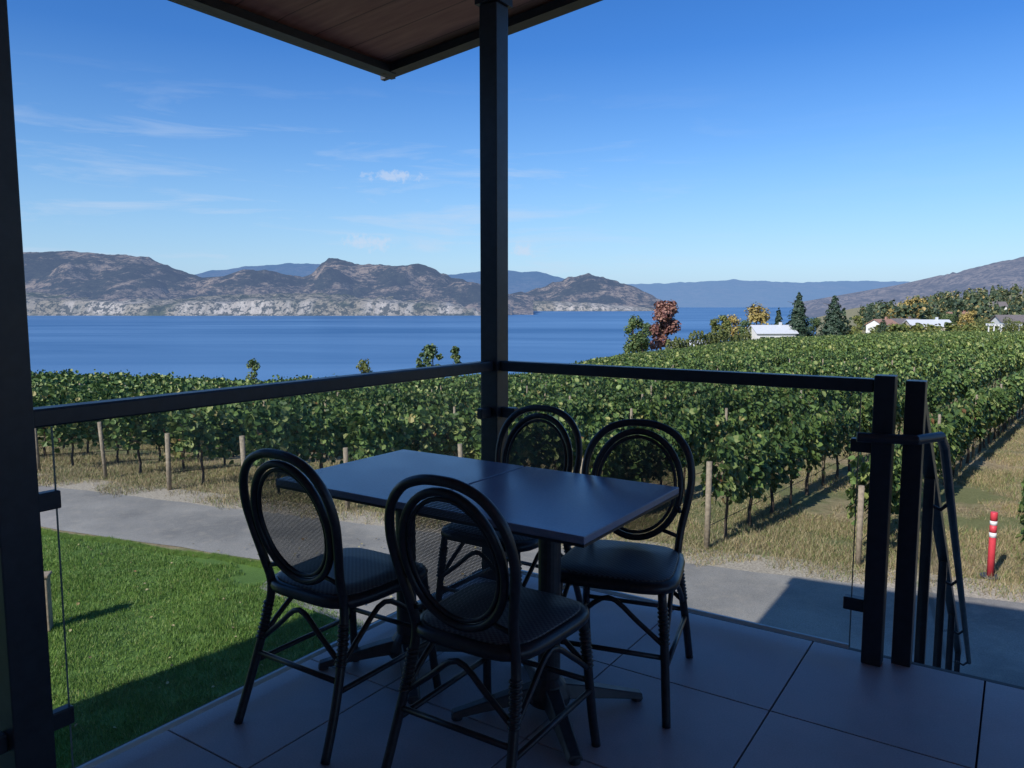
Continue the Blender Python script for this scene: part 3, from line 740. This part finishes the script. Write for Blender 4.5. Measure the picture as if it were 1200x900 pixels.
chair(-.690,2.35,fr_(.554,.833))
chair(-.160,1.995,fr_(.56,.83)+.02)
chair(.105,3.30,fr_(-.554,-.833))
chair(.475,2.88,fr_(-.354,-.935))
# ------------------------------------------------------------ bollard & wooden post
E=empty('red_bollard',(7.69,11.97,-2.99)); b=MB()
b.tube([(0,0,0),(0,0,.03)],.15,20); b.obj('rubber_base',miron,E,smooth=True)
m_r=simple('red_plastic',(.62,.05,.07),.5,.1,8); m_w=simple('reflective_white',(.75,.75,.75),.4,.05,8)
b=MB(); b.tube([(0,0,.03),(0,0,.55),(0,0,.66),(0,0,.661)],.052,16); b.tube([(0,0,.74),(0,0,.86)],.052,16); b.tube([(0,0,.93),(0,0,1.06),(0,0,1.07)],[.052,.052,.045],16); b.obj('tube_red',m_r,E,smooth=True)
b=MB(); b.tube([(0,0,.662),(0,0,.739)],.053,16); b.tube([(0,0,.861),(0,0,.929)],.053,16); b.obj('bands_white',m_w,E,smooth=True)
E=empty('wooden_garden_post',(-6.3,9.95,-2.99),.3); b=MB(); b.box(-.09,.09,-.09,.09,0,.74); b.box(-.11,.11,-.11,.11,.741,.78); b.obj('post',mpost,E,bevel=.01)
# ------------------------------------------------------------ world, sun, camera
W=D.worlds.new('World'); sc.world=W; W.use_nodes=True; nt=W.node_tree; bg=nt.nodes['Background']
sky=N(nt,'ShaderNodeTexSky',sky_type='NISHITA'); sky.sun_disc=False
SEL=math.radians(36.5); SA=math.atan2(-.65,-.76); sky.sun_elevation=SEL; sky.sun_rotation=SA; sky.air_density=1.0; sky.dust_density=.3; sky.ozone_density=3.5; sky.altitude=400
tc=N(nt,'ShaderNodeTexCoord'); sx=N(nt,'ShaderNodeSeparateXYZ'); nt.links.new(tc.outputs['Generated'],sx.inputs[0])
mp=N(nt,'ShaderNodeMapping'); mp.inputs['Scale'].default_value=(3,3,26); mp.inputs['Rotation'].default_value=(0,.06,0); nt.links.new(tc.outputs['Generated'],mp.inputs[0])
nz=noi(nt,mp.outputs[0],1.6,6,.62,.5)
cl=ramp(nt,nz,[(.53,(0,0,0)),(.75,(.6,.6,.6))])
bandr=ramp(nt,sx.outputs[2],[(.0,(1,)*3),(.10,(.9,)*3),(.2,(.55,)*3),(.27,(0,)*3)])
left=ramp(nt,sx.outputs[0],[(.0,(1,)*3),(.06,(.8,)*3),(.30,(.1,)*3)])
fm=mixc(nt,1.,mixc(nt,1.,cl,bandr,'MULTIPLY'),left,'MULTIPLY')
pn=noi(nt,tc.outputs['Generated'],90,4,.65)
def puff(px,py,w,h):
    v=Vector((az(px,py),1,el(py))).normalized()
    s1=N(nt,'ShaderNodeVectorMath',operation='SUBTRACT'); nt.links.new(tc.outputs['Generated'],s1.inputs[0]); s1.inputs[1].default_value=v
    s2=N(nt,'ShaderNodeVectorMath',operation='DIVIDE'); nt.links.new(s1.outputs[0],s2.inputs[0]); s2.inputs[1].default_value=(w,w,h)
    ln=N(nt,'ShaderNodeVectorMath',operation='LENGTH'); nt.links.new(s2.outputs[0],ln.inputs[0])
    a=N(nt,'ShaderNodeMath',operation='ADD'); nt.links.new(ln.outputs['Value'],a.inputs[0]); nt.links.new(maprange(nt,pn,.3,.7,1.0,-.7),a.inputs[1])
    return maprange(nt,a.outputs[0],1.1,.3,0,.5)
pf=None
for q_ in ((430,284,.030,.010),(463,207,.030,.007),(612,295,.018,.009)):
    o_=puff(*q_)
    if pf is None: pf=o_
    else:
        mm=N(nt,'ShaderNodeMath',operation='MAXIMUM'); nt.links.new(pf,mm.inputs[0]); nt.links.new(o_,mm.inputs[1]); pf=mm.outputs[0]
hs=N(nt,'ShaderNodeHueSaturation'); hs.inputs['Saturation'].default_value=1.2; nt.links.new(sky.outputs[0],hs.inputs['Color'])
deep=mixc(nt,1.,hs.outputs[0],ramp(nt,sx.outputs[2],[(0,(1,1,1)),(.12,(.78,.88,1)),(.3,(.50,.72,1)),(.45,(.44,.70,1)),(.7,(.8,.95,1)),(1,(1,1,1))]),'MULTIPLY')
air=mixc(nt,ramp(nt,sx.outputs[2],[(0,(.85,)*3),(.05,(.6,)*3),(.18,(.15,)*3),(.3,(0,)*3)]),deep,(2.1,3.5,5.5))
fin=mixc(nt,fm,air,(4.0,4.7,5.8)); fin=mixc(nt,pf,fin,(4.3,4.8,5.8)); nt.links.new(fin,bg.inputs[0]); bg.inputs[1].default_value=.15
L=D.lights.new('sun','SUN'); L.energy=5.0; L.angle=math.radians(.5); L.color=(1,.95,.88)
so=D.objects.new('sun',L); C.collection.objects.link(so)
dirv=Vector((.65*math.cos(SEL),.76*math.cos(SEL),-math.sin(SEL))); so.rotation_euler=dirv.to_track_quat('-Z','Y').to_euler()
cam=D.cameras.new('camera'); co=D.objects.new('camera',cam); C.collection.objects.link(co); co.location=(0,0,HC); co.rotation_euler=(math.pi/2-TH,0,0)
cam.sensor_width=36; cam.lens=27; cam.clip_start=.05; cam.clip_end=150000
sc.camera=co
sc.view_settings.view_transform='Standard'; sc.view_settings.look='None'; sc.view_settings.exposure=0
